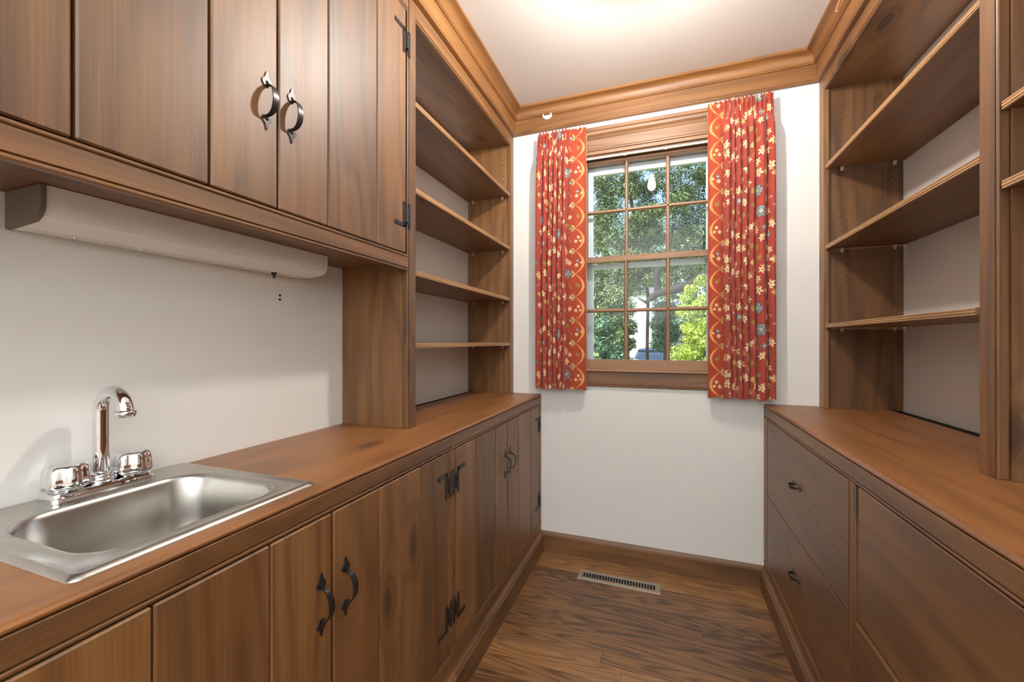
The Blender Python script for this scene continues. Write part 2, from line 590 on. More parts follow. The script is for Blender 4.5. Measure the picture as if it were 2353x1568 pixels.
# ------------------------------------------------------------------ window
win = thing('window_1', None, None, ((WX0 + WX1) / 2, YB, WZ0)); structure(win)
def wpart(name, m, mat, smooth=None, parent=None):
    return mesh_obj(name, m, mat, parent or win, smooth)
# head casing: cap, flat and inner bead
yb = YB
hp = [(yb, 2.400), (yb - 0.046, 2.396), (yb - 0.046, 2.379), (yb - 0.040, 2.374), (yb - 0.036, 2.362), (yb - 0.026, 2.352), (yb - 0.022, 2.345), (yb - 0.0225, 2.342), (yb - 0.019, 2.341), (yb - 0.019, 2.290),
      (yb - 0.016, 2.288), (yb - 0.016, 2.285), (yb - 0.022, 2.283), (yb - 0.022, 2.278), (yb - 0.016, 2.275), (yb - 0.016, 2.258), (yb, 2.258)]
wpart('head_casing', MB().prism(hp, 0, WX0 - 0.09, WX1 + 0.09), win_x)
for x0, sg in ((WX0, -1), (WX1, 1)):
    P = [(x0 - sg * 0.004, yb), (x0 - sg * 0.004, yb - 0.016), (x0 + sg * 0.014, yb - 0.016), (x0 + sg * 0.016, yb - 0.022), (x0 + sg * 0.021, yb - 0.022), (x0 + sg * 0.024, yb - 0.019), (x0 + sg * 0.075, yb - 0.019), (x0 + sg * 0.078, yb)]
    wpart('side_casing', MB().prism(P, 2, 1.065, 2.345), win_z)
sp = [(yb + 0.02, 1.048), (yb - 0.026, 1.048), (yb - 0.030, 1.051), (yb - 0.031, 1.056), (yb - 0.029, 1.061), (yb - 0.022, 1.0645), (yb + 0.02, 1.0645)]
wpart('window_stool', MB().prism(sp, 0, WX0 - 0.085, WX1 + 0.085), win_x)
ap = [(yb, 1.0475), (yb - 0.019, 1.0475), (yb - 0.019, 0.982), (yb - 0.015, 0.979), (yb - 0.015, 0.976), (yb - 0.018, 0.973), (yb - 0.015, 0.968), (yb, 0.968)]
wpart('apron', MB().prism(ap, 0, WX0 - 0.078, WX1 + 0.078), wood_x)
# jamb lining
for x0, x1 in ((WX0 + 0.0005, WX0 + 0.018), (WX1 - 0.018, WX1 - 0.0005)):
    wpart('jamb', MB().box(x0, yb - 0.001, WZ0 + 0.001, x1, yb + 0.148, WZ1 - 0.001), win_z)
wpart('head_jamb', MB().box(WX0 + 0.018, yb - 0.001, WZ1 - 0.012, WX1 - 0.018, yb + 0.148, WZ1 - 0.001), win_x)
wpart('sill', MB().box(WX0 + 0.018, yb + 0.02, WZ0 + 0.001, WX1 - 0.018, yb + 0.17, WZ0 + 0.014), extwhite_m)
# thin white weather strip under the head with two clips
t_ = MB().cbox(WX0 + 0.02, yb - 0.006, 2.238, WX1 - 0.02, yb + 0.004, 2.2475, 0.002)
wpart('weather_strip', t_, white_m)
for x in (-0.19, 0.02):
    wpart('clip', MB().cbox(x - 0.008, yb - 0.008, 2.232, x + 0.008, yb - 0.001, 2.247, 0.002), grey_m)
GX = [-0.402, -0.186, 0.030, 0.246]
def sash(name, y0, zb, zt, rb, rt, zmid):
    """y0 inner face; zb, zt glass limits; rb, rt rail heights; zmid height of the cross bar"""
    th = 0.032
    s_ = wpart(name, MB().cbox(GX[0] - 0.036, y0, zb - rb, GX[3] + 0.036, y0 + th, zb, 0.0015), win_x)
    for nm, b, mt in (('top_rail', (GX[0] - 0.036, zt, GX[3] + 0.036, zt + rt), win_x), ('stile', (GX[0] - 0.034, zb - 0.002, GX[0], zt + 0.002), win_z), ('stile', (GX[3], zb - 0.002, GX[3] + 0.034, zt + 0.002), win_z)):
        mesh_obj(nm, MB().cbox(b[0], y0 + (0 if nm == 'top_rail' else 0.0003), b[1], b[2], y0 + th, b[3], 0.0015), mt, s_)
    def bar_prof(c, half):   # putty-glazed bar, moulded inside
        return [(c - half, y0 + 0.016), (c - half, y0 + 0.010), (c - half * 0.45, y0 + 0.003), (c - half * 0.4, y0), (c + half * 0.4, y0), (c + half * 0.45, y0 + 0.003), (c + half, y0 + 0.010), (c + half, y0 + 0.016), (c + half * 0.35, y0 + th), (c - half * 0.35, y0 + th)]
    for gx in GX[1:3]:
        mesh_obj('muntin', MB().prism(bar_prof(gx, 0.0095), 2, zb - 0.001, zt + 0.001), win_z, s_)
    P = [(b_, a_) for a_, b_ in bar_prof(zmid, 0.0095)]
    mesh_obj('muntin', MB().prism([(q[0], q[1]) for q in P], 0, GX[0] - 0.001, GX[3] + 0.001), win_x, s_)
    for i in range(3):
        for (za, zb2) in ((zb, zmid), (zmid, zt)):
            mesh_obj('pane', MB().box(GX[i] - 0.001, y0 + 0.018, za - 0.001, GX[i + 1] + 0.001, y0 + 0.0205, zb2 + 0.001), glass_m, s_)
    return s_
sash('lower_sash', 2.345, 1.116, 1.660, 0.053, 0.030, 1.390)
sash('upper_sash', 2.383, 1.700, 2.226, 0.032, 0.022, 1.955)
# exterior storm frame, painted white
st = MB()
st.box(-0.434, 2.447, 1.059, -0.380, 2.470, 2.249).box(0.224, 2.447, 1.059, 0.278, 2.470, 2.249)
st.box(-0.380, 2.447, 2.190, 0.224, 2.470, 2.249).box(-0.380, 2.447, 1.059, 0.224, 2.470, 1.100).box(-0.380, 2.447, 1.640, 0.224, 2.470, 1.668)
wpart('storm_frame', st, extwhite_m)

# ------------------------------------------------------------------ left base cabinets
LB = Side(-0.665, 1)
ZT = 0.897
def base_common(par, sd, y0, y1, dz0, dz1, wall_x, openings):
    """plinth, carcass and rails; openings: list of (ya, yb)"""
    mesh_obj('carcass', MB().box(sd.X(0.0275), y0 + 0.001, 0.0, wall_x - sd.s * -0.003, y1 - 0.001, 0.70).box(sd.X(0.0275), y0 + 0.001, 0.70, sd.X(0.045), y1 - 0.001, ZT - 0.001), dark_m, par)
    mesh_obj('top_rail', member(sd, y0, y1, dz1, ZT, beads='b'), wood_y, par)
    mesh_obj('bottom_rail', member(sd, y0, y1, 0.092, dz0, beads='t'), wood_y, par)
    ed = [y0] + [v for op in openings for v in op] + [y1]
    for i in range(0, len(ed), 2):
        bd = ('n' if i > 0 else '') + ('f' if i < len(ed) - 2 else '')
        if ed[i + 1] - ed[i] > 0.004:
            mesh_obj('stile', member(sd, ed[i], ed[i + 1], dz0 + 0.0003, dz1 - 0.0003, beads=bd), wood_z, par)
    pf = [(sd.X(0.0), 0.0), (sd.X(-0.018), 0.0), (sd.X(-0.018), 0.088), (sd.X(-0.0145), 0.0905), (sd.X(-0.0145), 0.094), (sd.X(-0.0115), 0.0995), (sd.X(-0.005), 0.106), (sd.X(-0.002), 0.113), (sd.X(0), 0.113)]
    mesh_obj('plinth', MB().prism(pf, 1, y0, y1), wood_y, par)

c1 = thing('base_cabinet', 'brown pine base cabinet under the steel sink, with two boarded doors', 'cabinet', (-0.9, 0.6, 0))
base_common(c1, LB, -0.6, 1.241, 0.172, 0.851, XL, [(0.207, 1.215)])
door(LB, c1, [0.207, 0.370, 0.553, 0.703], 0.172, 0.851, 'n', 0.670, 0.671, (0.740, 0.305))
door(LB, c1, [0.703, 0.861, 1.050, 1.215], 0.172, 0.851, 'f', 0.740, 0.671, (0.740, 0.305))
c2 = thing('base_cabinet', 'brown pine base cabinet beside the window wall, two boarded doors, left of the floor register', 'cabinet', (-0.9, 1.8, 0))
base_common(c2, LB, 1.241, YB - 0.001, 0.172, 0.851, XL, [(1.268, 2.285)])
door(LB, c2, [1.268, 1.427, 1.623, 1.771], 0.172, 0.851, 'n', 1.742, 0.663, (0.740, 0.305))
door(LB, c2, [1.771, 1.930, 2.124, 2.285], 0.172, 0.851, 'f', 1.806, 0.663, (0.740, 0.305))

# left worktop: moulded nosing, cut out for the sink, stops short of the wall inside the bookcase
def nosing(xf, sg, xb):
    P = [(0.0, 0.8975), (-0.006, 0.8975), (-0.0095, 0.899), (-0.012, 0.902), (-0.012, 0.905), (-0.0095, 0.9085), (-0.005, 0.910), (0.0, 0.910)]
    Q = [(xf - sg * a, z) for a, z in P]
    return [(xb, 0.8975)] + Q + [(xb, 0.910)]
HX0, HX1, HY0, HY1 = -1.045, -0.722, 0.322, 0.670
m = MB()
m.prism(nosing(-0.677, 1, HX1), 1, -0.6, YB - 0.001)
m.box(HX1, -0.6, 0.8975, XL + 0.001, HY0, 0.910)
m.box(HX1, HY1, 0.8975, XL + 0.001, 1.243, 0.910)
m.box(HX1, 1.243, 0.8975, -1.088, YB - 0.001, 0.910)
m.box(HX0, HY0, 0.8975, XL + 0.001, HY1, 0.910)
wt = mesh_obj('worktop', m, top_y, base=(-0.9, 0.9, 0.9))
tag(wt, 'long varnished pine worktop on the left, with the sink set into it', 'worktop')
slab_gap = mesh_obj('gap_shade_strip', MB().box(-1.088, 1.245, 0.8975, XL + 0.001, YB - 0.001, 0.9075), dark_m, wt)  # dark filler painted as the shade in the gap behind the worktop

# ------------------------------------------------------------------ left wall cabinet over the sink
LU = Side(XUL, 1)
wc = thing('wall_cabinet', 'pine wall cabinet with boarded doors hanging over the sink', 'cabinet', (-0.98, 0.6, 1.465))
ZR0, ZR1, ZTOP = 1.465, 1.522, 2.376
mesh_obj('top_rail', member(LU, -0.6, 1.241, ZTOP, 2.4405, beads='b'), wood_y, wc)
mesh_obj('bottom_rail', member(LU, -0.6, 1.241, ZR0, ZR1, beads='tb'), wood_y, wc)
mesh_obj('stile', member(LU, -0.6, 0.207, ZR1 + 0.0003, ZTOP - 0.0003, beads='f'), wood_z, wc)
mesh_obj('carcass', MB().box(LU.X(0.0275), -0.6, 1.500, XL + 0.002, 1.2345, 2.57), dark_m, wc)
mesh_obj('bottom_panel', MB().box(LU.X(0.021), -0.6, 1.488, XL + 0.002, 1.2345, 1.4995), wood_y, wc)
door(LU, wc, [0.207, 0.362, 0.563, 0.717], ZR1, ZTOP, 'n', 0.686, 1.759, (2.262, 1.657), gap=0.0026)
door(LU, wc, [0.717, 0.871, 1.072, 1.229], ZR1, ZTOP, 'f', 0.753, 1.759, (2.262, 1.657))

# ------------------------------------------------------------------ bookcases
def shelf_profile(sd, z, dp):
    # front edge with two quirks
    return [(sd.X(dp), z), (sd.X(dp), z - 0.018), (sd.X(0.0005), z - 0.018), (sd.X(0.0), z - 0.0172), (sd.X(0.0), z - 0.0142), (sd.X(0.0022), z - 0.0136), (sd.X(0.0022), z - 0.0124), (sd.X(-0.0005), z - 0.0118),
            (sd.X(-0.0005), z - 0.0062), (sd.X(0.0022), z - 0.0056), (sd.X(0.0022), z - 0.0044), (sd.X(0.0), z - 0.0038), (sd.X(0.0), z - 0.0008), (sd.X(0.0008), z)]
def add_shelf(par, sd, y0, y1, z, wall_x, pins, recess=0.006, cut=0.0, faces='nf'):
    b = Side(sd.X(recess), sd.s)
    dp = abs(wall_x - sd.X(recess)) - 0.003
    body = MB().box(b.X(0.006), y0 + 0.001, z - 0.018, b.X(dp), y1 - 0.001, z)
    sh = mesh_obj('shelf', body, wood_y, par)
    pf = [(q[0] if abs(q[0] - b.X(dp)) > 1e-6 else b.X(0.006), q[1]) for q in shelf_profile(b, z, dp)]
    mesh_obj('shelf_nosing', MB().prism(pf, 1, y0 + 0.001 + cut, y1 - 0.001), nose, sh)
    for px in pins:
        for (yy, sg) in ((y0, 1), (y1, -1)):
            mp = MB().cbox(px - 0.006, yy, z - 0.0185 - 0.017, px + 0.006, yy + sg * 0.003, z - 0.0185, 0.0008)
            mp.cbox(px - 0.006, yy, z - 0.0215, px + 0.006, yy + sg * 0.011, z - 0.0185, 0.0008)
            mp.cbox(px - 0.002, yy + sg * 0.0025, z - 0.034, px + 0.002, yy + sg * 0.010, z - 0.0205, 0.0006)
            mesh_obj('shelf_pin', mp, plastic_m, sh)
    return sh
def pegs(par, xs, y, sg, z0, z1, name='peg_holes'):
    m = MB()
    z = z0
    while z < z1:
        for x in xs:
            m.add([(x + 0.0028 * math.cos(a), y + sg * 0.0004, z + 0.0028 * math.sin(a)) for a in [PI / 3 * j for j in range(6)]] + [(x + 0.0028 * math.cos(a), y, z + 0.0028 * math.sin(a)) for a in [PI / 3 * j for j in range(6)]],
                  [(0, 1, 2, 3, 4, 5)] + [(j, (j + 1) % 6, 6 + (j + 1) % 6, 6 + j) for j in range(6)])
        z += 0.032
    return tag(mesh_obj(name, m, peg_m, par), kind='stuff')

bl = thing('bookcase', 'open pine bookcase with four shelves on the left worktop, beside the window wall', 'bookcase', (-0.98, 1.78, 0.911))
mesh_obj('stile', member(LU, 1.2355, 1.287, 0.9105, 2.4405, beads='n'), wood_z, bl)
mesh_obj('stile', member(LU, 2.292, YB - 0.001, 0.9105, 2.4405), wood_z, bl)
mesh_obj('top_rail', member(LU, 1.2872, 2.2918, ZTOP, 2.4405, beads='b'), wood_y, bl)
mesh_obj('side_panel', MB().box(LU.X(0.0202), 1.2355, 0.9105, XL + 0.002, 1.262, 2.57), wood_z, bl)
mesh_obj('side_panel', MB().box(LU.X(0.0202), 2.301, 0.9105, XL + 0.002, YB - 0.001, 2.57), wood_z, bl)
mesh_obj('top_panel', MB().box(LU.X(0.0202), 1.263, 2.385, XL + 0.002, 2.300, 2.403), wood_y, bl)
for z in (2.093, 1.777, 1.475, 1.211):
    add_shelf(bl, LU, 1.289, 2.291, z, XL, (-1.084, -0.891))
pegs(bl, (-1.084, -0.891), 2.301, -1, 1.02, 2.33)

RU = Side(XUR, -1)
br = thing('bookcase', 'open pine bookcase with three shelves on the right worktop, beside the right curtain', 'bookcase', (0.85, 1.78, 0.911))
mesh_obj('stile', member(RU, 1.2285, 1.285, 0.9105, 2.4405, beads='n'), wood_z, br)
mesh_obj('stile', member(RU, 2.278, YB - 0.001, 0.9105, 2.4405), wood_z, br)
mesh_obj('top_rail', member(RU, 1.2852, 2.2778, ZTOP, 2.4405, beads='b'), wood_y, br)
mesh_obj('side_panel', MB().box(RU.X(0.0202), 1.247, 0.9105, XRW - 0.002, 1.270, 2.57), wood_z, br)
mesh_obj('side_panel', MB().box(RU.X(0.0202), 2.296, 0.9105, XRW - 0.002, YB - 0.001, 2.57), wood_z, br)
mesh_obj('top_panel', MB().box(RU.X(0.0202), 1.271, 2.385, XRW - 0.002, 2.295, 2.403), wood_y, br)
for z, ct in ((2.028, 0.0), (1.658, 0.008), (1.298, 0.022)):
    add_shelf(br, RU, 1.286, 2.277, z, XRW, (0.769, 0.960), cut=ct)
pegs(br, (0.769, 0.960), 2.296, -1, 1.02, 2.33)
b3 = thing('bookcase', 'second right-hand bookcase, cut off by the right edge of the photo', 'bookcase', (0.85, 0.7, 0.911))
mesh_obj('side_panel', MB().box(RU.X(0.0202), 1.222, 0.9105, XRW - 0.002, 1.2465, 2.57), wood_z, b3)
mesh_obj('stile', member(RU, 0.17, 0.226, 0.9105, 2.4405, beads='f'), wood_z, b3)
mesh_obj('top_rail', member(RU, 0.2262, 1.2283, ZTOP, 2.4405, beads='b'), wood_y, b3)
mesh_obj('side_panel', MB().box(RU.X(0.0202), 0.17, 0.9105, XRW - 0.002, 0.19, 2.57), wood_z, b3)
mesh_obj('top_panel', MB().box(RU.X(0.0202), 0.1905, 2.385, XRW - 0.002, 1.2215, 2.403), wood_y, b3)
for z in (2.10, 1.744, 1.570):
    add_shelf(b3, RU, 0.228, 1.2215, z, XRW, (0.769, 0.960), recess=0.002)

# ------------------------------------------------------------------ right drawer cabinets
RB = Side(0.471, -1)
def drawer(par, y0, y1, z0, z1, hz, out=0.0):
    g = 0.0018
    sd = Side(RB.X(-out), -1)
    d = mesh_obj('drawer', MB().cbox(sd.X(0.0), y0 + g, z0 + g, sd.X(0.019), y1 - g, z1 - g, 0.0018), wood_y, par)
    mesh_obj('handle', handle_mb((sd.X(0), (y0 + y1) / 2, hz), (0, 1, 0), (0, 0, 1), (-1, 0, 0), 0.82), iron_m, d, 40)
    return d
d1 = thing('drawer_cabinet', 'pine cabinet of two deep drawers beside the window wall, on the right', 'drawers', (0.73, 1.8, 0))
base_common(d1, RB, 1.322, YB - 0.001, 0.155, 0.846, XRW, [(1.350, 2.262)])
drawer(d1, 1.350, 2.262, 0.484, 0.846, 0.677)
drawer(d1, 1.350, 2.262, 0.155, 0.484, 0.341)
d2 = thing('drawer_cabinet', 'near pine cabinet of two deep drawers at the lower right, lower drawer slightly open', 'drawers', (0.73, 0.8, 0))
base_common(d2, RB, -0.6, 1.3218, 0.155, 0.846, XRW, [(0.180, 1.294)])
drawer(d2, 0.180, 1.294, 0.500, 0.846, 0.677)
drawer(d2, 0.180, 1.294, 0.155, 0.500, 0.341, out=0.007)
# little peg hole in the drawer rail
mesh_obj('latch_hole', MB().lathe([(0.004, 0.0), (0.004, 0.0006)], (RB.X(0.0003), 1.80, 0.868), 0, 10), peg_m, d1)

m = MB()
m.prism(nosing(0.483, -1, 0.72), 1, -0.6, YB - 0.001)
m.box(0.72, -0.6, 0.8975, XRW - 0.001, 1.245, 0.910)
m.box(0.72, 1.245, 0.8975, 0.955, YB - 0.001, 0.910)
wr = mesh_obj('worktop', m, top_y, base=(0.73, 0.9, 0.9))
tag(wr, 'bare varnished pine worktop on the right, above the deep drawers', 'worktop')
mesh_obj('gap_shade_strip', MB().box(0.955, 1.246, 0.8975, XRW - 0.001, YB - 0.001, 0.9075), dark_m, wr)  # same dark filler for the shaded gap on the right

# ------------------------------------------------------------------ sink
def rrect(x0, x1, y0, y1, r, z, n=10):
    pts = []
    for cx_, cy_, a0 in ((x1 - r, y1 - r, 0), (x0 + r, y1 - r, PI / 2), (x0 + r, y0 + r, PI), (x1 - r, y0 + r, 1.5 * PI)):
        for i in range(n + 1):
            a = a0 + PI / 2 * i / n
            pts.append((cx_ + r * math.cos(a), cy_ + r * math.sin(a), z))
    return pts
sink = thing('sink', 'small square stainless steel bar sink set into the left worktop', 'sink', (-0.9, 0.5, 0.911))
SX0, SX1, SY0, SY1 = -1.121, -0.698, 0.297, 0.692
BX0, BX1, BY0, BY1 = -1.022, -0.736, 0.340, 0.652
L = [rrect(SX0, SX1, SY0, SY1, 0.016, 0.9102),
     rrect(SX0 + 0.001, SX1 - 0.001, SY0 + 0.001, SY1 - 0.001, 0.016, 0.912),
     rrect(SX0 + 0.007, SX1 - 0.007, SY0 + 0.007, SY1 - 0.007, 0.014, 0.9165),
     rrect(SX0 + 0.011, SX1 - 0.011, SY0 + 0.011, SY1 - 0.011, 0.012, 0.9168),
     rrect(SX0 + 0.015, SX1 - 0.015, SY0 + 0.015, SY1 - 0.015, 0.011, 0.9145),
     rrect(BX0 - 0.008, BX1 + 0.008, BY0 - 0.008, BY1 + 0.008, 0.075, 0.9145),
     rrect(BX0 - 0.004, BX1 + 0.004, BY0 - 0.004, BY1 + 0.004, 0.072, 0.9155),
     rrect(BX0, BX1, BY0, BY1, 0.070, 0.9135),
     rrect(BX0 + 0.004, BX1 - 0.004, BY0 + 0.004, BY1 - 0.004, 0.068, 0.904),
     rrect(BX0 + 0.010, BX1 - 0.010, BY0 + 0.010, BY1 - 0.010, 0.066, 0.83),
     rrect(BX0 + 0.016, BX1 - 0.016, BY0 + 0.016, BY1 - 0.016, 0.064, 0.785),
     rrect(BX0 + 0.024, BX1 - 0.024, BY0 + 0.024, BY1 - 0.024, 0.060, 0.772),
     rrect(BX0 + 0.045, BX1 - 0.045, BY0 + 0.045, BY1 - 0.045, 0.045, 0.764),
     rrect(-0.92, -0.838, 0.455, 0.537, 0.040, 0.761)]
mesh_obj('basin', MB().loft(L, cap0=False), steel_m, sink, 50)
mesh_obj('drain', MB().lathe([(0.036, 0.7612), (0.037, 0.764), (0.030, 0.7645), (0.026, 0.762), (0.004, 0.7615)], (-0.879, 0.496, 0), 2, 24), chrome_m, sink, 40)

# ------------------------------------------------------------------ faucet
FX, FY = -1.078, 0.507
fa = thing('faucet', 'chrome gooseneck faucet with two fluted knobs behind the sink', 'faucet', (FX, FY, 0.915))
L = [rrect(FX - 0.030, FX + 0.030, FY - 0.084, FY + 0.084, 0.012, 0.9148, 6),
     rrect(FX - 0.029, FX + 0.029, FY - 0.083, FY + 0.083, 0.012, 0.923, 6),
     rrect(FX - 0.026, FX + 0.026, FY - 0.080, FY + 0.080, 0.011, 0.9255, 6),
     rrect(FX - 0.025, FX + 0.025, FY - 0.079, FY + 0.079, 0.011, 0.9300, 6),
     rrect(FX - 0.021, FX + 0.021, FY - 0.075, FY + 0.075, 0.009, 0.9320, 6)]
mesh_obj('base_plate', MB().loft(L), chrome_m, fa, 35)
for dy in (-0.052, 0.052):
    fl = lambda th, h: 1 + 0.07 * math.cos(7 * th + 0.6)
    kb = MB().lathe([(0.024, 0.9318), (0.024, 0.934), (0.029, 0.9355), (0.0330, 0.940), (0.0330, 0.946), (0.0310, 0.970), (0.0290, 0.977), (0.0255, 0.980), (0.015, 0.983), (0.001, 0.984)], (FX, FY + dy, 0), 2, 56, fl)
    mesh_obj('knob', kb, chrome_m, fa, 60)
mesh_obj('collar', MB().lathe([(0.023, 0.9318), (0.025, 0.936), (0.025, 0.941), (0.0235, 0.9425), (0.0252, 0.944), (0.0252, 0.9475), (0.0225, 0.950), (0.0165, 0.952), (0.0125, 0.953)], (FX, FY, 0), 2, 32), chrome_m, fa, 50)
path = [(FX, FY, 0.950 + i * 0.031) for i in range(4)] + []
cz = 1.074; R_ = 0.041
for i in range(0, 17):
    a = PI - (PI * 0.97) * i / 16
    path.append((FX + R_ + R_ * math.cos(a), FY, cz + R_ * math.sin(a)))
mesh_obj('spout', MB().tube(path, 0.0128, 20, ref=(0, 1, 0)), chrome_m, fa, 60)
ex = path[-1]
mesh_obj('aerator', MB().lathe([(0.0132, 0.003), (0.0165, 0.001), (0.0172, -0.003), (0.0160, -0.0085), (0.0132, -0.0105), (0.012, -0.0085)], (ex[0], ex[1], ex[2]), 2, 24), chrome_m, fa, 50)

# ------------------------------------------------------------------ under-cabinet lamp
ul = thing('under_cabinet_light', 'long off-white strip light fixed under the wall cabinet', 'lamp', (-1.05, 0.7, 1.487))
Y0, Y1 = 0.392, 1.032
pf = [(-1.113, 1.487), (-1.113, 1.421), (-1.060, 1.4195), (-1.056, 1.4225), (-1.020, 1.428), (-1.008, 1.434), (-1.001, 1.445), (-0.999, 1.458), (-0.999, 1.487)]
mesh_obj('housing', MB().prism(pf, 1, Y0 + 0.003, Y1 - 0.003), white_m, ul, 30)
pf2 = [(-1.056, 1.487), (-1.056, 1.4222), (-1.019, 1.4265), (-1.006, 1.433), (-0.9985, 1.4445), (-0.9965, 1.458), (-0.9965, 1.487)]
mesh_obj('end_cap', MB().prism(pf2, 1, Y1 - 0.003, Y1), white_m, ul, 30)
pf3 = [(-1.114, 1.4865), (-1.114, 1.419), (-1.020, 1.425), (-1.007, 1.432), (-0.998, 1.4445), (-0.996, 1.458), (-0.996, 1.4865)]
mesh_obj('end_cap', MB().prism(pf3, 1, Y0 - 0.004, Y0 + 0.003), cap_m, ul, 30)
for yy, r in ((0.47, 0.0035), (0.58, 0.0035), (0.83, 0.0025), (0.985, 0.0025)):
    mesh_obj('screw', MB().lathe([(r, 1.4203), (r * 0.9, 1.4185), (r * 0.3, 1.4178)], (-1.085, yy, 0), 2, 12), chrome_m, ul)
mesh_obj('knob', MB().lathe([(0.0075, 1.4202), (0.0075, 1.416), (0.004, 1.413), (0.0035, 1.404), (0.0025, 1.4035)], (-1.075, 0.905, 0), 2, 12), iron_m, ul, 40)

# two small screws left in the wall under it
for zz in (1.361, 1.348):
    o = mesh_obj('wall_screw', MB().lathe([(0.0035, XL + 0.0), (0.0035, XL + 0.002), (0.0018, XL + 0.005)], (0, 0.967, zz), 0, 10), iron_m, base=(XL, 0.967, zz))
    tag(o, ('upper' if zz > 1.355 else 'lower') + ' of two tiny dark screws in the white wall below the strip light', 'screw', 'screws in the wall')

# ------------------------------------------------------------------ floor register
VX0, VX1, VY0, VY1 = -0.412, -0.006, 2.106, 2.196
rg = thing('floor_register', 'beige metal floor register in the oak floor under the window', 'vent', ((VX0 + VX1) / 2, 2.15, 0.0))
fr = MB()
ow = 0.021
zt = 0.0048
outer = [(VX0, VY0), (VX1, VY0), (VX1, VY1), (VX0, VY1)]
def ring4(x0, y0, x1, y1, z): return [(x0, y0, z), (x1, y0, z), (x1, y1, z), (x0, y1, z)]
fr.loft([ring4(VX0, VY0, VX1, VY1, 0.0003), ring4(VX0 + 0.001, VY0 + 0.001, VX1 - 0.001, VY1 - 0.001, 0.0028), ring4(VX0 + 0.006, VY0 + 0.006, VX1 - 0.006, VY1 - 0.006, zt),
         ring4(VX0 + ow, VY0 + ow, VX1 - ow, VY1 - ow, zt), ring4(VX0 + ow + 0.001, VY0 + ow + 0.001, VX1 - ow - 0.001, VY1 - ow - 0.001, 0.0012)], cap0=False, cap1=False)
mesh_obj('frame', fr, grey_m, rg)
mesh_obj('duct', MB().box(VX0 + ow - 0.002, VY0 + ow - 0.002, 0.0003, VX1 - ow + 0.002, VY1 - ow + 0.002, 0.0009), plain('register_dark', lin((24, 20, 17)), 0.9), rg)
sl = MB()
n = 27
for i in range(n):
    x = VX0 + ow + 0.004 + (VX1 - VX0 - 2 * ow - 0.008) * i / (n - 1)
    sl.add([(x - 0.0016, VY0 + ow, 0.001), (x + 0.0006, VY0 + ow, 0.001), (x + 0.0034, VY0 + ow, zt - 0.0004), (x + 0.0004, VY0 + ow, zt - 0.0004),
            (x - 0.0016, VY1 - ow, 0.001), (x + 0.0006, VY1 - ow, 0.001), (x + 0.0034, VY1 - ow, zt - 0.0004), (x + 0.0004, VY1 - ow, zt - 0.0004)],
           [(0, 1, 2, 3), (4, 7, 6, 5), (0, 4, 5, 1), (1, 5, 6, 2), (2, 6, 7, 3), (3, 7, 4, 0)])
tag(mesh_obj('louvre', sl, grey_m, rg), kind='stuff')

# ------------------------------------------------------------------ curtains
k = NT('printed_crewel_cloth')
ca = k.n('VertexColor'); ca.layer_name = 'print'
tc = k.n('TexCoord')
wv = k.noise(tc.outputs['Object'], 260, 3)
k.l(k.mix(0.25, ca.outputs[0], k.mix(wv, (0.55, 0.55, 0.55), (1.0, 1.0, 1.0)), 'MULTIPLY'), k.b.inputs['Base Color'])
k.b.inputs['Roughness'].default_value = 0.85
k.b.inputs['Sheen Weight'].default_value = 0.15
k.bump(wv, 0.15, 0.001)
cloth_m = k.m
lining_m = plain('cream_lining', lin((226, 216, 198)), 0.9)

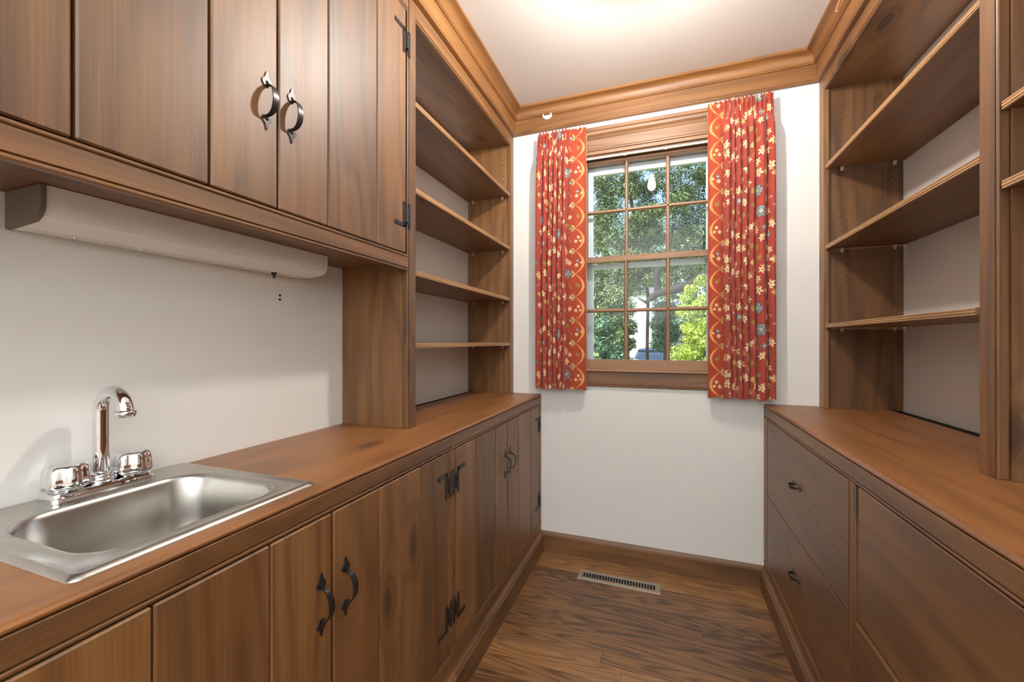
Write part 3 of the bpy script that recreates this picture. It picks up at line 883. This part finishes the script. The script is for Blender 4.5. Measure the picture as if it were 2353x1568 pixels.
def paint(A, Z, seed, H):
    """printed pattern; A distance across the cloth from its bordered edge, Z height above the hem"""
    r = random.Random(seed)
    C = np.zeros(A.shape + (3,)); C[:] = lin((170, 64, 48))
    grd = lin((170, 66, 38)); bw = 0.108
    inb = A < bw
    C[inb] = grd
    def put(mask, col, al=1.0):
        C[mask] = C[mask] * (1 - al) + np.array(lin(col)) * al
    def flower(a, z, rr, n, col, cen, line=None, ph=0.0):
        dx, dz = A - a, Z - z
        sel = (np.abs(dx) < rr * 1.3) & (np.abs(dz) < rr * 1.3)
        if not sel.any(): return
        d = np.hypot(dx, dz); th = np.arctan2(dz, dx) + ph
        pet = rr * (0.70 + 0.30 * np.cos(n * th))
        if line: put(sel & (d < pet * 1.0 + 0.0022), line)
        put(sel & (d < pet), col)
        if line and rr > 0.014:
            put(sel & (d < pet) & (np.abs(np.sin(n * th / 2)) < 0.16) & (d > rr * 0.25), line, 0.7)
            put(sel & (np.abs(d - rr * 0.5) < 0.0011), line, 0.6)
        put(sel & (d < rr * 0.25), cen)
        put(sel & (d < rr * 0.11), (70, 50, 34))
    def leaf(a, z, ln, wd, ang, col, line=None):
        dx, dz = A - a, Z - z
        sel = (np.abs(dx) < ln * 1.1) & (np.abs(dz) < ln * 1.1)
        if not sel.any(): return
        u = dx * math.cos(ang) + dz * math.sin(ang); v = -dx * math.sin(ang) + dz * math.cos(ang)
        t = np.clip(u / ln, 0, 1)
        hw = wd * np.sin(PI * t ** 0.8)
        ins = sel & (u > 0) & (u < ln)
        if line: put(ins & (np.abs(v) < hw + 0.0016), line)
        put(ins & (np.abs(v) < hw), col)
        put(ins & (np.abs(v) < 0.0008), (120, 84, 44), 0.7)
    def stem(a, z, ln, ang, cur, col=(196, 136, 84)):
        dx, dz = A - a, Z - z
        sel = (np.abs(dx) < ln * 1.2) & (np.abs(dz) < ln * 1.2)
        u = dx * math.cos(ang) + dz * math.sin(ang); v = -dx * math.sin(ang) + dz * math.cos(ang)
        put(sel & (u > 0) & (u < ln) & (np.abs(v - cur * np.sin(PI * u / ln) * ln) < 0.0014), col)
    cream, gold, blue, dkb, olive, white = (240, 220, 172), (222, 168, 98), (140, 154, 160), (52, 56, 66), (150, 122, 62), (226, 224, 204)
    # border: chain of crescents
    P = 0.127
    ph = (Z / P) % 1.0
    s_ = np.sin(PI * ph)
    c_out = 0.070 - 0.052 * s_ ** 0.8
    thick = 0.0032 + 0.0070 * s_ ** 1.5
    put((A > c_out - thick * 0.2) & (A < c_out + thick * 1.2) & (A < 0.085), (226, 158, 88))
    put((A < 0.003), (196, 130, 80))
    i = 0
    nP = int(H / P) + 2
    for i in range(nP):
        z = i * P
        for sg in (-1, 1):
            leaf(0.070, z, 0.030, 0.006, sg * 0.75, gold, (120, 78, 40))
        flower(0.094, z, 0.0115, 3, blue if i % 2 else white, white, dkb, 0.4)
        zc = z + P / 2
        if i % 3 == 0:
            flower(0.050, zc + 0.012, 0.0095, 5, cream, gold)
            flower(0.064, zc - 0.010, 0.0105, 5, cream, gold, ph=1.0)
            flower(0.040, zc - 0.008, 0.0075, 5, cream, gold)
        elif i % 3 == 1:
            flower(0.052, zc, 0.013, 6, olive, gold)
            leaf(0.052, zc, 0.026, 0.004, 0.9, olive)
        else:
            flower(0.056, zc + 0.010, 0.010, 4, blue, white, dkb)
            flower(0.060, zc - 0.014, 0.011, 5, cream, gold)
            leaf(0.040, zc - 0.006, 0.02, 0.004, 2.3, cream)
        if i % 2: flower(0.100, zc, 0.014, 6, cream, gold)
        else:
            for q in range(3):
                flower(0.092 + 0.008 * q, zc + 0.012 * (q - 1), 0.005, 5, (176, 150, 150), white)
    # field: motifs repeating every 0.56 m up the cloth
    REP = 0.56
    mot = []
    Wc = float(A.max())
    tries = 0
    while len(mot) < int((Wc - bw) * 300) and tries < 6000:
        tries += 1
        a = r.uniform(bw + 0.012, Wc + 0.01); z = r.uniform(0, REP)
        kd = r.choice(['c', 'c', 'c', 'c', 'b', 'd', 'd', 'l', 'l', 's', 'g', 'g'])
        rad = {'c': 0.021, 'b': 0.025, 'd': 0.042, 'l': 0.024, 's': 0.02, 'g': 0.030}[kd]
        ok = True
        for (a2, z2, r2, _) in mot:
            dz = abs(z - z2); dz = min(dz, REP - dz)
            if math.hypot(a - a2, dz) < (rad + r2) * 1.02: ok = False; break
        if ok: mot.append((a, z, rad, kd))
    for rep in range(-1, int(H / REP) + 2):
        r2 = random.Random(seed + 5)
        for (a, z, rad, kd) in mot:
            zz = z + rep * REP
            t1, t2 = r2.random(), r2.random()
            if zz < -0.05 or zz > H + 0.05: continue
            if kd == 'c':
                stem(a, zz, 0.030, t1 * 6.28, 0.25)
                flower(a, zz, 0.017 + 0.005 * t2, 5, cream, gold, ph=t1 * 6)
                flower(a + 0.016 * math.cos(t1 * 9), zz + 0.016 * math.sin(t1 * 9), 0.011, 4, cream, (190, 90, 60), ph=t2)
            elif kd == 'b':
                leaf(a, zz, 0.026, 0.006, t1 * 6.28, gold)
                flower(a, zz, 0.017, 6, (168, 178, 178), white, dkb, t1)
            elif kd == 'd':
                for q in range(9):
                    an = q * 0.7 + t1
                    flower(a + 0.019 * math.cos(an), zz + 0.019 * math.sin(an), 0.011, 3, blue, white, dkb, an)
                flower(a, zz, 0.013, 7, (214, 216, 196), gold, dkb)
            elif kd == 'l':
                for sg in (-1, 0, 1):
                    leaf(a, zz, 0.030, 0.0055, t1 * 6.28 + sg * 0.5, (176, 140, 74) if t2 > 0.5 else (214, 178, 110))
            elif kd == 's':
                stem(a, zz, 0.05, t1 * 6.28, 0.3); stem(a, zz, 0.04, t1 * 6.28 + 1, -0.3)
                flower(a, zz, 0.007, 5, (176, 150, 150), white)
            else:
                flower(a, zz, 0.021, 8, (236, 196, 120), (170, 120, 60), None, t1)
                leaf(a, zz, 0.034, 0.007, t2 * 6.28, cream)
    return C

def curtain(name, label, xe, xo, z0, z1, folds, seed, depth=0.044, ybase=2.262, narrow=0.0):
    """xe bordered inner edge, xo outer edge; folds: list of crease positions 0..1 measured from the inner edge"""
    H = z1 - z0
    sg = 1 if xo > xe else -1
    Wd = abs(xo - xe)
    NX, NZ = 300, 620
    t = np.linspace(0, 1, NX); zz = np.linspace(0, 1, NZ)
    T, Q = np.meshgrid(t, zz)
    wob = 0.010 * np.sin(Q * 5.0 + seed) + 0.006 * np.sin(Q * 11 + 2 * seed)
    env = np.clip(T * 6, 0, 1) * np.clip((1 - T) * 6, 0, 1)
    Tw = T + wob * env
    depthv = np.zeros_like(T)
    fl = [0.0] + folds + [1.0]
    for i in range(len(fl) - 1):
        a, b = fl[i], fl[i + 1]
        s_ = (Tw >= a) & (Tw <= b)
        loc = np.clip((Tw[s_] - a) / (b - a), 0, 1)
        wid = (b - a) * Wd
        amp = depth * (0.45 if i == 0 else 1.0) * min(1.3, 0.5 + wid / 0.07)
        depthv[s_] = amp * np.sin(PI * loc) ** (0.50 if i else 0.45)
    # header: pinch pleats, finer and shallower, gathered 9 cm below the top
    top = (1 - Q) * H
    npl = 15
    pl = 0.5 + 0.5 * np.cos(2 * PI * (T * npl + 0.2)) 
    head = 0.015 * pl ** 0.7 + 0.004
    head[:, :] *= np.where(T < fl[1] * 0.9, 0.25, 1.0)
    mixh = np.clip((0.17 - top) / 0.13, 0, 1); mixh = mixh * mixh * (3 - 2 * mixh)
    dep = depthv * (1 - mixh) + head * mixh
    pinch = np.exp(-((top - 0.10) / 0.028) ** 2)
    dep *= 1 - 0.35 * pinch
    edge = np.clip((1 - T) * 14, 0, 1)
    flare = 1 - 0.035 * np.clip(1 - top / 0.35, 0, 1) * 1.0
    X = xe + sg * Wd * (T * np.where(T > 0.3, 0.3 / T.clip(0.01) + (1 - 0.3 / T.clip(0.01)) * flare, 1.0))
    Y = ybase + 0.018 - dep
    # return of the outer edge to the wall
    ret = np.clip((T - 0.965) / 0.035, 0, 1)
    Y = Y + ret ** 1.5 * 0.045
    Zc = z0 + Q * H
    Zc = Zc - (1 - Q) ** 30 * 0.004 * np.cos(T * 25) + (Q ** 60) * 0.006 * pl
    dl = np.hypot(np.diff(X[NZ // 2]), np.diff(Y[NZ // 2]))
    arc = np.concatenate([[0], np.cumsum(dl)])
    A = np.tile(arc, (NZ, 1))
    C = paint(A, Q * H, seed, H)
    # soft dye variation
    C *= (1 + 0.05 * np.sin(Q * 37 + T * 9) * np.sin(T * 23))[..., None]
    me = bpy.data.meshes.new(name)
    base = Vector(((xe + xo) / 2, ybase, z0))
    co = np.stack([X - base.x, Y - base.y, Zc - base.z], -1).reshape(-1, 3)
    ii = np.arange(NX * NZ).reshape(NZ, NX)
    q = np.stack([ii[:-1, :-1], ii[:-1, 1:], ii[1:, 1:], ii[1:, :-1]], -1).reshape(-1, 4)
    if sg < 0: q = q[:, ::-1]
    me.vertices.add(len(co)); me.vertices.foreach_set('co', co.ravel())
    me.loops.add(q.size); me.loops.foreach_set('vertex_index', q.ravel().astype(np.int32))
    me.polygons.add(len(q)); me.polygons.foreach_set('loop_start', np.arange(0, q.size, 4, dtype=np.int32))
    me.polygons.foreach_set('use_smooth', np.ones(len(q), dtype=bool))
    me.update(calc_edges=True)
    at = me.color_attributes.new('print', 'FLOAT_COLOR', 'POINT')
    at.data.foreach_set('color', np.concatenate([C.reshape(-1, 3), np.ones((len(co), 1))], 1).ravel())
    me.materials.append(cloth_m)
    th = thing('curtain', label, 'curtain', base)
    o = bpy.data.objects.new('drape', me); COL.objects.link(o); o.parent = th
    # lining, a coarser sheet just behind
    sx = slice(0, NX, 6); sz = slice(4, NZ - 6, 10)
    Xl, Yl, Zl = X[sz, sx], np.maximum(Y[sz, sx], ybase + 0.018) + 0.004, Zc[sz, sx]
    m = MB(); r_, c_ = Xl.shape
    m.v = [(Xl[i, j], Yl[i, j], Zl[i, j]) for i in range(r_) for j in range(c_)]
    m.f = [(i * c_ + j, i * c_ + j + 1, (i + 1) * c_ + j + 1, (i + 1) * c_ + j) for i in range(r_ - 1) for j in range(c_ - 1)]
    mesh_obj('lining', m, lining_m, th, 180)
    rod = MB().tube([(xe, ybase + 0.032, z1 - 0.05), (xo, ybase + 0.032, z1 - 0.05)], 0.006, 8)
    for x in (xe + sg * 0.03, xo - sg * 0.02):
        rod.box(x - 0.005, ybase + 0.03, z1 - 0.056, x + 0.005, 2.313 if x == xe + sg * 0.03 else YB, z1 - 0.044)
    mesh_obj('rod', rod, white_m, th)
    return th

curtain('curtain_l', 'narrow red floral pleated curtain left of the window', -0.391, -0.682, 0.953, 2.398,
        [0.37, 0.46, 0.555, 0.65, 0.745, 0.855], 3)
curtain('curtain_r', 'wider red floral pleated curtain right of the window', 0.216, 0.513, 0.940, 2.404,
        [0.245, 0.345, 0.415, 0.505, 0.60, 0.70, 0.865], 11)

# ------------------------------------------------------------------ small fittings
o = mesh_obj('ceiling_sensor', MB().lathe([(0.030, YB - FT - 0.0005), (0.030, YB - FT - 0.005), (0.026, YB - FT - 0.009), (0.020, YB - FT - 0.010), (0.018, YB - FT - 0.006), (0.003, YB - FT - 0.0055)], (-0.623, 0, 2.530), 1, 28), white_m, base=(-0.623, YB - FT, 2.530))
o.name = 'alarm_sensor'
tag(o, 'small round white disc tucked under the crown moulding, left of the window', 'sensor')
o = mesh_obj('string', MB().tube([(0.628, 1.60, 2.578), (0.640, 1.80, 2.557), (0.648, 1.965, 2.535), (0.650, 1.985, 2.531), (0.652, 1.975, 2.524)], 0.0018, 6), string_m, base=(0.63, 1.8, 2.56))
tag(o, 'thin pale string caught on the right-hand crown moulding', 'string')

# the lamp: a bare bulb in a porcelain holder (outside the frame, it is mirrored in a window pane)
BXc, BYc = -0.075, 1.42
lp = thing('ceiling_lamp', 'bare glowing bulb in a white porcelain holder with an added light-blocking dish, mirrored in a window pane', 'lamp', (BXc, BYc, ZC))
mesh_obj('lampholder_shading_dish', MB().lathe([(0.058, 2.5855), (0.056, 2.575), (0.045, 2.560), (0.028, 2.548), (0.026, 2.512), (0.060, 2.506), (0.118, 2.492), (0.127, 2.486), (0.127, 2.483), (0.118, 2.488), (0.060, 2.502), (0.022, 2.507), (0.020, 2.518)], (BXc, BYc, 0), 2, 28), white_m, lp, 50)  # wide dish added to the holder to block light towards the ceiling
bp = [(0.013, 2.517), (0.014, 2.500), (0.018, 2.483), (0.026, 2.462), (0.0305, 2.440), (0.031, 2.425), (0.028, 2.410), (0.021, 2.399), (0.011, 2.3935), (0.001, 2.392)]
mesh_obj('bulb', MB().lathe(bp, (BXc, BYc, 0), 2, 20), bulb_m, lp, 180)

# ------------------------------------------------------------------ outdoors
bark_m = plain('bark', lin((44, 39, 36)), 0.9, bump=(30, 0.8, 0.02))
siding_m = plain('white_siding', lin((226, 230, 236)), 0.6)
roof_m = plain('grey_shingle', lin((92, 90, 92)), 0.9)
lawn_m = plain('lawn_green', lin((112, 132, 66)), 0.95, bump=(20, 0.8, 0.03))
lf_mid = leafmat('leaves_mid', lin((22, 42, 16)), lin((60, 92, 34)), lin((184, 200, 140)))  # dark and pale ends paint shaded gaps and glints into the leaf colour
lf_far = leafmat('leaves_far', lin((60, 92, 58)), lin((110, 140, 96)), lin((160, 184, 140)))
lf_bright = leafmat('leaves_bright', lin((96, 128, 34)), lin((164, 186, 66)), lin((212, 218, 116)))
lf_dark = leafmat('leaves_dark', lin((24, 56, 34)), lin((58, 98, 62)), lin((126, 158, 130)), 0.2)
GZ = -0.5
g = mesh_obj('lawn', MB().box(-40, YB + 0.4, GZ - 0.3, 40, 70, GZ), lawn_m)
structure(g)

def foliage(parent, blobs, mat, size, seed, name='foliage'):
    """leaves scattered through ellipsoids; blobs: (cx, cy, cz, rx, ry, rz, n)"""
    rg_ = np.random.RandomState(seed)
    V = []
    for (cx_, cy_, cz_, rx, ry, rz, n) in blobs:
        d = rg_.normal(size=(n, 3)); d /= np.linalg.norm(d, axis=1)[:, None]
        rad = 1 - np.abs(rg_.normal(0, 0.22, n)).clip(0, 0.95)
        # clumps
        c = np.array([cx_, cy_, cz_]) + d * rad[:, None] * np.array([rx, ry, rz])
        nr = d + rg_.normal(0, 0.55, (n, 3)); nr[:, 2] += 0.35
        nr /= np.linalg.norm(nr, axis=1)[:, None]
        a = np.cross(nr, rg_.normal(size=(n, 3))); a /= np.linalg.norm(a, axis=1)[:, None]
        b = np.cross(nr, a)
        s_ = size * rg_.uniform(0.6, 1.3, n)[:, None]
        V.append(np.stack([c - a * s_, c - b * s_ * 0.42, c + a * s_, c + b * s_ * 0.42], 1))
    V = np.concatenate(V).reshape(-1, 3)
    off = np.array(world_base(parent))
    me = bpy.data.meshes.new(name)
    nq = len(V) // 4
    me.vertices.add(len(V)); me.vertices.foreach_set('co', (V - off).ravel())
    me.loops.add(nq * 4); me.loops.foreach_set('vertex_index', np.arange(nq * 4, dtype=np.int32))
    me.polygons.add(nq); me.polygons.foreach_set('loop_start', np.arange(0, nq * 4, 4, dtype=np.int32))
    me.update(calc_edges=True)
    me.materials.append(mat)
    o = bpy.data.objects.new(name, me); COL.objects.link(o); o.parent = parent
    o['kind'] = 'stuff'
    return o
def clumps(c, r, n, per, cr, seed):
    q = random.Random(seed); out = []
    for _ in range(n):
        while True:
            p_ = [q.uniform(-1, 1) for _ in range(3)]
            if sum(v * v for v in p_) < 1: break
        s_ = q.uniform(0.7, 1.3) * cr
        out.append((c[0] + p_[0] * r[0], c[1] + p_[1] * r[1], c[2] + p_[2] * r[2], s_, s_, s_ * 0.7, per))
    return out

tr = thing('tree', 'big leafy tree filling the upper window panes, dark limb bending across', 'tree', (-0.9, 13.5, GZ))
m = MB().tube([(-0.44, 13.5, GZ), (-0.43, 13.5, 1.2), (-0.40, 13.4, 2.6), (-0.6, 13.4, 4.2), (-1.1, 13.3, 6.5)], [0.06, 0.05, 0.05, 0.05, 0.05], 10)
mesh_obj('trunk', m, bark_m, tr, 60)
mesh_obj('branch', MB().tube([(1.9, 12.6, 3.6), (1.25, 12.3, 3.15), (0.75, 12.0, 2.75), (0.35, 11.9, 2.62), (-0.1, 11.9, 2.55), (-0.42, 12.0, 2.30), (-0.62, 12.3, 2.45)], [0.12, 0.11, 0.10, 0.12, 0.11, 0.05, 0.02], 10), bark_m, tr, 60)
mesh_obj('branch', MB().tube([(-0.1, 11.9, 2.6), (-0.15, 11.8, 3.0), (0.1, 11.8, 3.5), (0.3, 12, 4.4)], [0.10, 0.08, 0.07, 0.04], 8), bark_m, tr, 60)
mesh_obj('branch', MB().tube([(-0.9, 13.4, 4.0), (-1.5, 13.0, 4.6), (-2.2, 12.6, 5.4)], [0.08, 0.06, 0.03], 8), bark_m, tr, 60)
foliage(tr, clumps((-0.5, 12.8, 5.3), (2.5, 1.2, 2.0), 120, 600, 0.40, 1) + clumps((-0.3, 12.9, 3.35), (1.7, 0.8, 0.6), 46, 420, 0.30, 21), lf_mid, 0.037, 1)
t2 = thing('tree', 'leafy tree behind the dark shrub at the left of the window', 'tree', (-1.4, 11.0, GZ))
mesh_obj('trunk', MB().tube([(-1.42, 11.2, GZ), (-1.38, 11.2, 1.5), (-1.5, 11.2, 2.6), (-1.9, 11.2, 3.8)], [0.12, 0.10, 0.09, 0.05], 10), bark_m, t2, 60)
mesh_obj('branch', MB().tube([(-1.38, 11.2, 1.6), (-1.15, 11.1, 2.5), (-1.0, 11.1, 3.4)], [0.07, 0.05, 0.03], 8), bark_m, t2, 60)
foliage(t2, clumps((-1.5, 10.9, 2.2), (0.60, 0.18, 1.05), 40, 560, 0.29, 2), lf_mid, 0.034, 2)
s1 = thing('shrub', 'bright yellow-green evergreen bush at the right of the window', 'shrub', (0.85, 9.5, GZ))
mesh_obj('stem', MB().tube([(0.9, 9.6, GZ), (0.9, 9.6, 1.0), (0.95, 9.6, 2.2)], [0.07, 0.05, 0.02], 8), bark_m, s1)
foliage(s1, clumps((0.80, 9.6, 1.2), (0.46, 0.45, 1.5), 80, 420, 0.22, 3), lf_bright, 0.030, 3)
s2 = thing('shrub', 'dark glossy green shrub at the lower left of the window', 'shrub', (-1.75, 9.5, GZ))
mesh_obj('stem', MB().tube([(-1.7, 9.6, GZ), (-1.7, 9.6, 1.2)], [0.06, 0.02], 8), bark_m, s2)
foliage(s2, clumps((-1.25, 9.6, 0.75), (0.36, 0.4, 1.0), 44, 320, 0.22, 4), lf_dark, 0.038, 4)
s3 = thing('shrub', 'dark green yew between the white house and the bright bush', 'shrub', (0.1, 14.5, GZ))
mesh_obj('stem', MB().tube([(0.1, 14.5, GZ), (0.1, 14.5, 2.0)], [0.08, 0.03], 8), bark_m, s3)
foliage(s3, clumps((0.05, 15.4, 1.7), (0.30, 0.4, 1.2), 34, 320, 0.28, 5), lf_dark, 0.045, 5)
s4 = thing('tree', 'slim dark green tree standing just left of the white house', 'tree', (-1.25, 16.5, GZ))
mesh_obj('trunk', MB().tube([(-1.25, 16.5, GZ), (-1.25, 16.5, 3.0)], [0.09, 0.04], 8), bark_m, s4)
foliage(s4, clumps((-1.44, 16.6, 2.0), (0.34, 0.4, 2.0), 44, 320, 0.28, 6), lf_mid, 0.050, 6)
hz = thing('hedge', 'distant pale green hedge of trees closing the view outside', 'hedge', (0, 44, GZ))
mesh_obj('trunk', MB().tube([(-6, 44.5, GZ), (-6, 44.5, 5)], [0.3, 0.2], 8), bark_m, hz)
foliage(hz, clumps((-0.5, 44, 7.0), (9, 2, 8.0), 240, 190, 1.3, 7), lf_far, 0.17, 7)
# white clapboard house far behind
hs = thing('house', 'white clapboard house glimpsed between the trees', 'house', (-2.0, 30, GZ))
mesh_obj('wall', MB().box(-3.2, 30, GZ, -0.7, 35, 4.6), siding_m, hs)
for i in range(34):
    z = GZ + 0.1 + i * 0.15
    mesh_obj('clapboard', MB().add([(-3.2, 30, z), (-0.7, 30, z), (-0.7, 29.97, z), (-3.2, 29.97, z), (-3.2, 30, z + 0.145), (-0.7, 30, z + 0.145), (-0.7, 29.992, z + 0.145), (-3.2, 29.992, z + 0.145)],
             [(0, 3, 2, 1), (4, 5, 6, 7), (0, 1, 5, 4), (1, 2, 6, 5), (2, 3, 7, 6), (3, 0, 4, 7)]), siding_m, hs)
mesh_obj('roof', MB().prism([(29.6, 4.5), (32.5, 6.2), (35.4, 4.5), (32.5, 4.7)], 0, -3.5, -0.4), roof_m, hs)
# parked car, only its roof and glass show above the sill
cr = thing('car', 'parked blue car, its roof and windscreen just above the window sill', 'car', (-0.45, 20.4, GZ))
car_m = plain('car_paint_blue', lin((74, 92, 124)), 0.2, 0.4, coat=1.0)
carglass_m = plain('car_glass', lin((40, 50, 62)), 0.05, 0.0, coat=1.0)
def carloop(z, hw, y0, y1, r): return rrect(-0.45 - hw, -0.45 + hw, y0 + 8.2, y1 + 8.2, r, GZ + z, 5)
mesh_obj('body', MB().loft([carloop(0.22, 0.84, 10.2, 14.4, 0.2), carloop(0.32, 0.88, 10.1, 14.5, 0.25), carloop(0.62, 0.90, 10.1, 14.5, 0.3), carloop(0.86, 0.86, 10.25, 14.4, 0.3), carloop(0.93, 0.80, 10.5, 14.2, 0.3)]), car_m, cr, 60)
mesh_obj('cabin_glass', MB().loft([carloop(0.92, 0.77, 11.2, 14.0, 0.25), carloop(1.32, 0.62, 11.9, 13.5, 0.25)]), carglass_m, cr, 60)
mesh_obj('roof', MB().loft([carloop(1.32, 0.64, 11.85, 13.55, 0.25), carloop(1.39, 0.60, 12.0, 13.4, 0.25), carloop(1.43, 0.45, 12.2, 13.2, 0.2)]), car_m, cr, 60)
for sx in (-1, 1):
    for wy in (19.2, 21.8):
        xx = -0.45 + sx * 0.86
        mesh_obj('wheel', MB().lathe([(0.20, xx - 0.09), (0.31, xx - 0.09), (0.32, xx - 0.06), (0.32, xx + 0.06), (0.31, xx + 0.09), (0.20, xx + 0.09)], (0, wy, GZ + 0.32), 0, 20), dark_m, cr, 40)
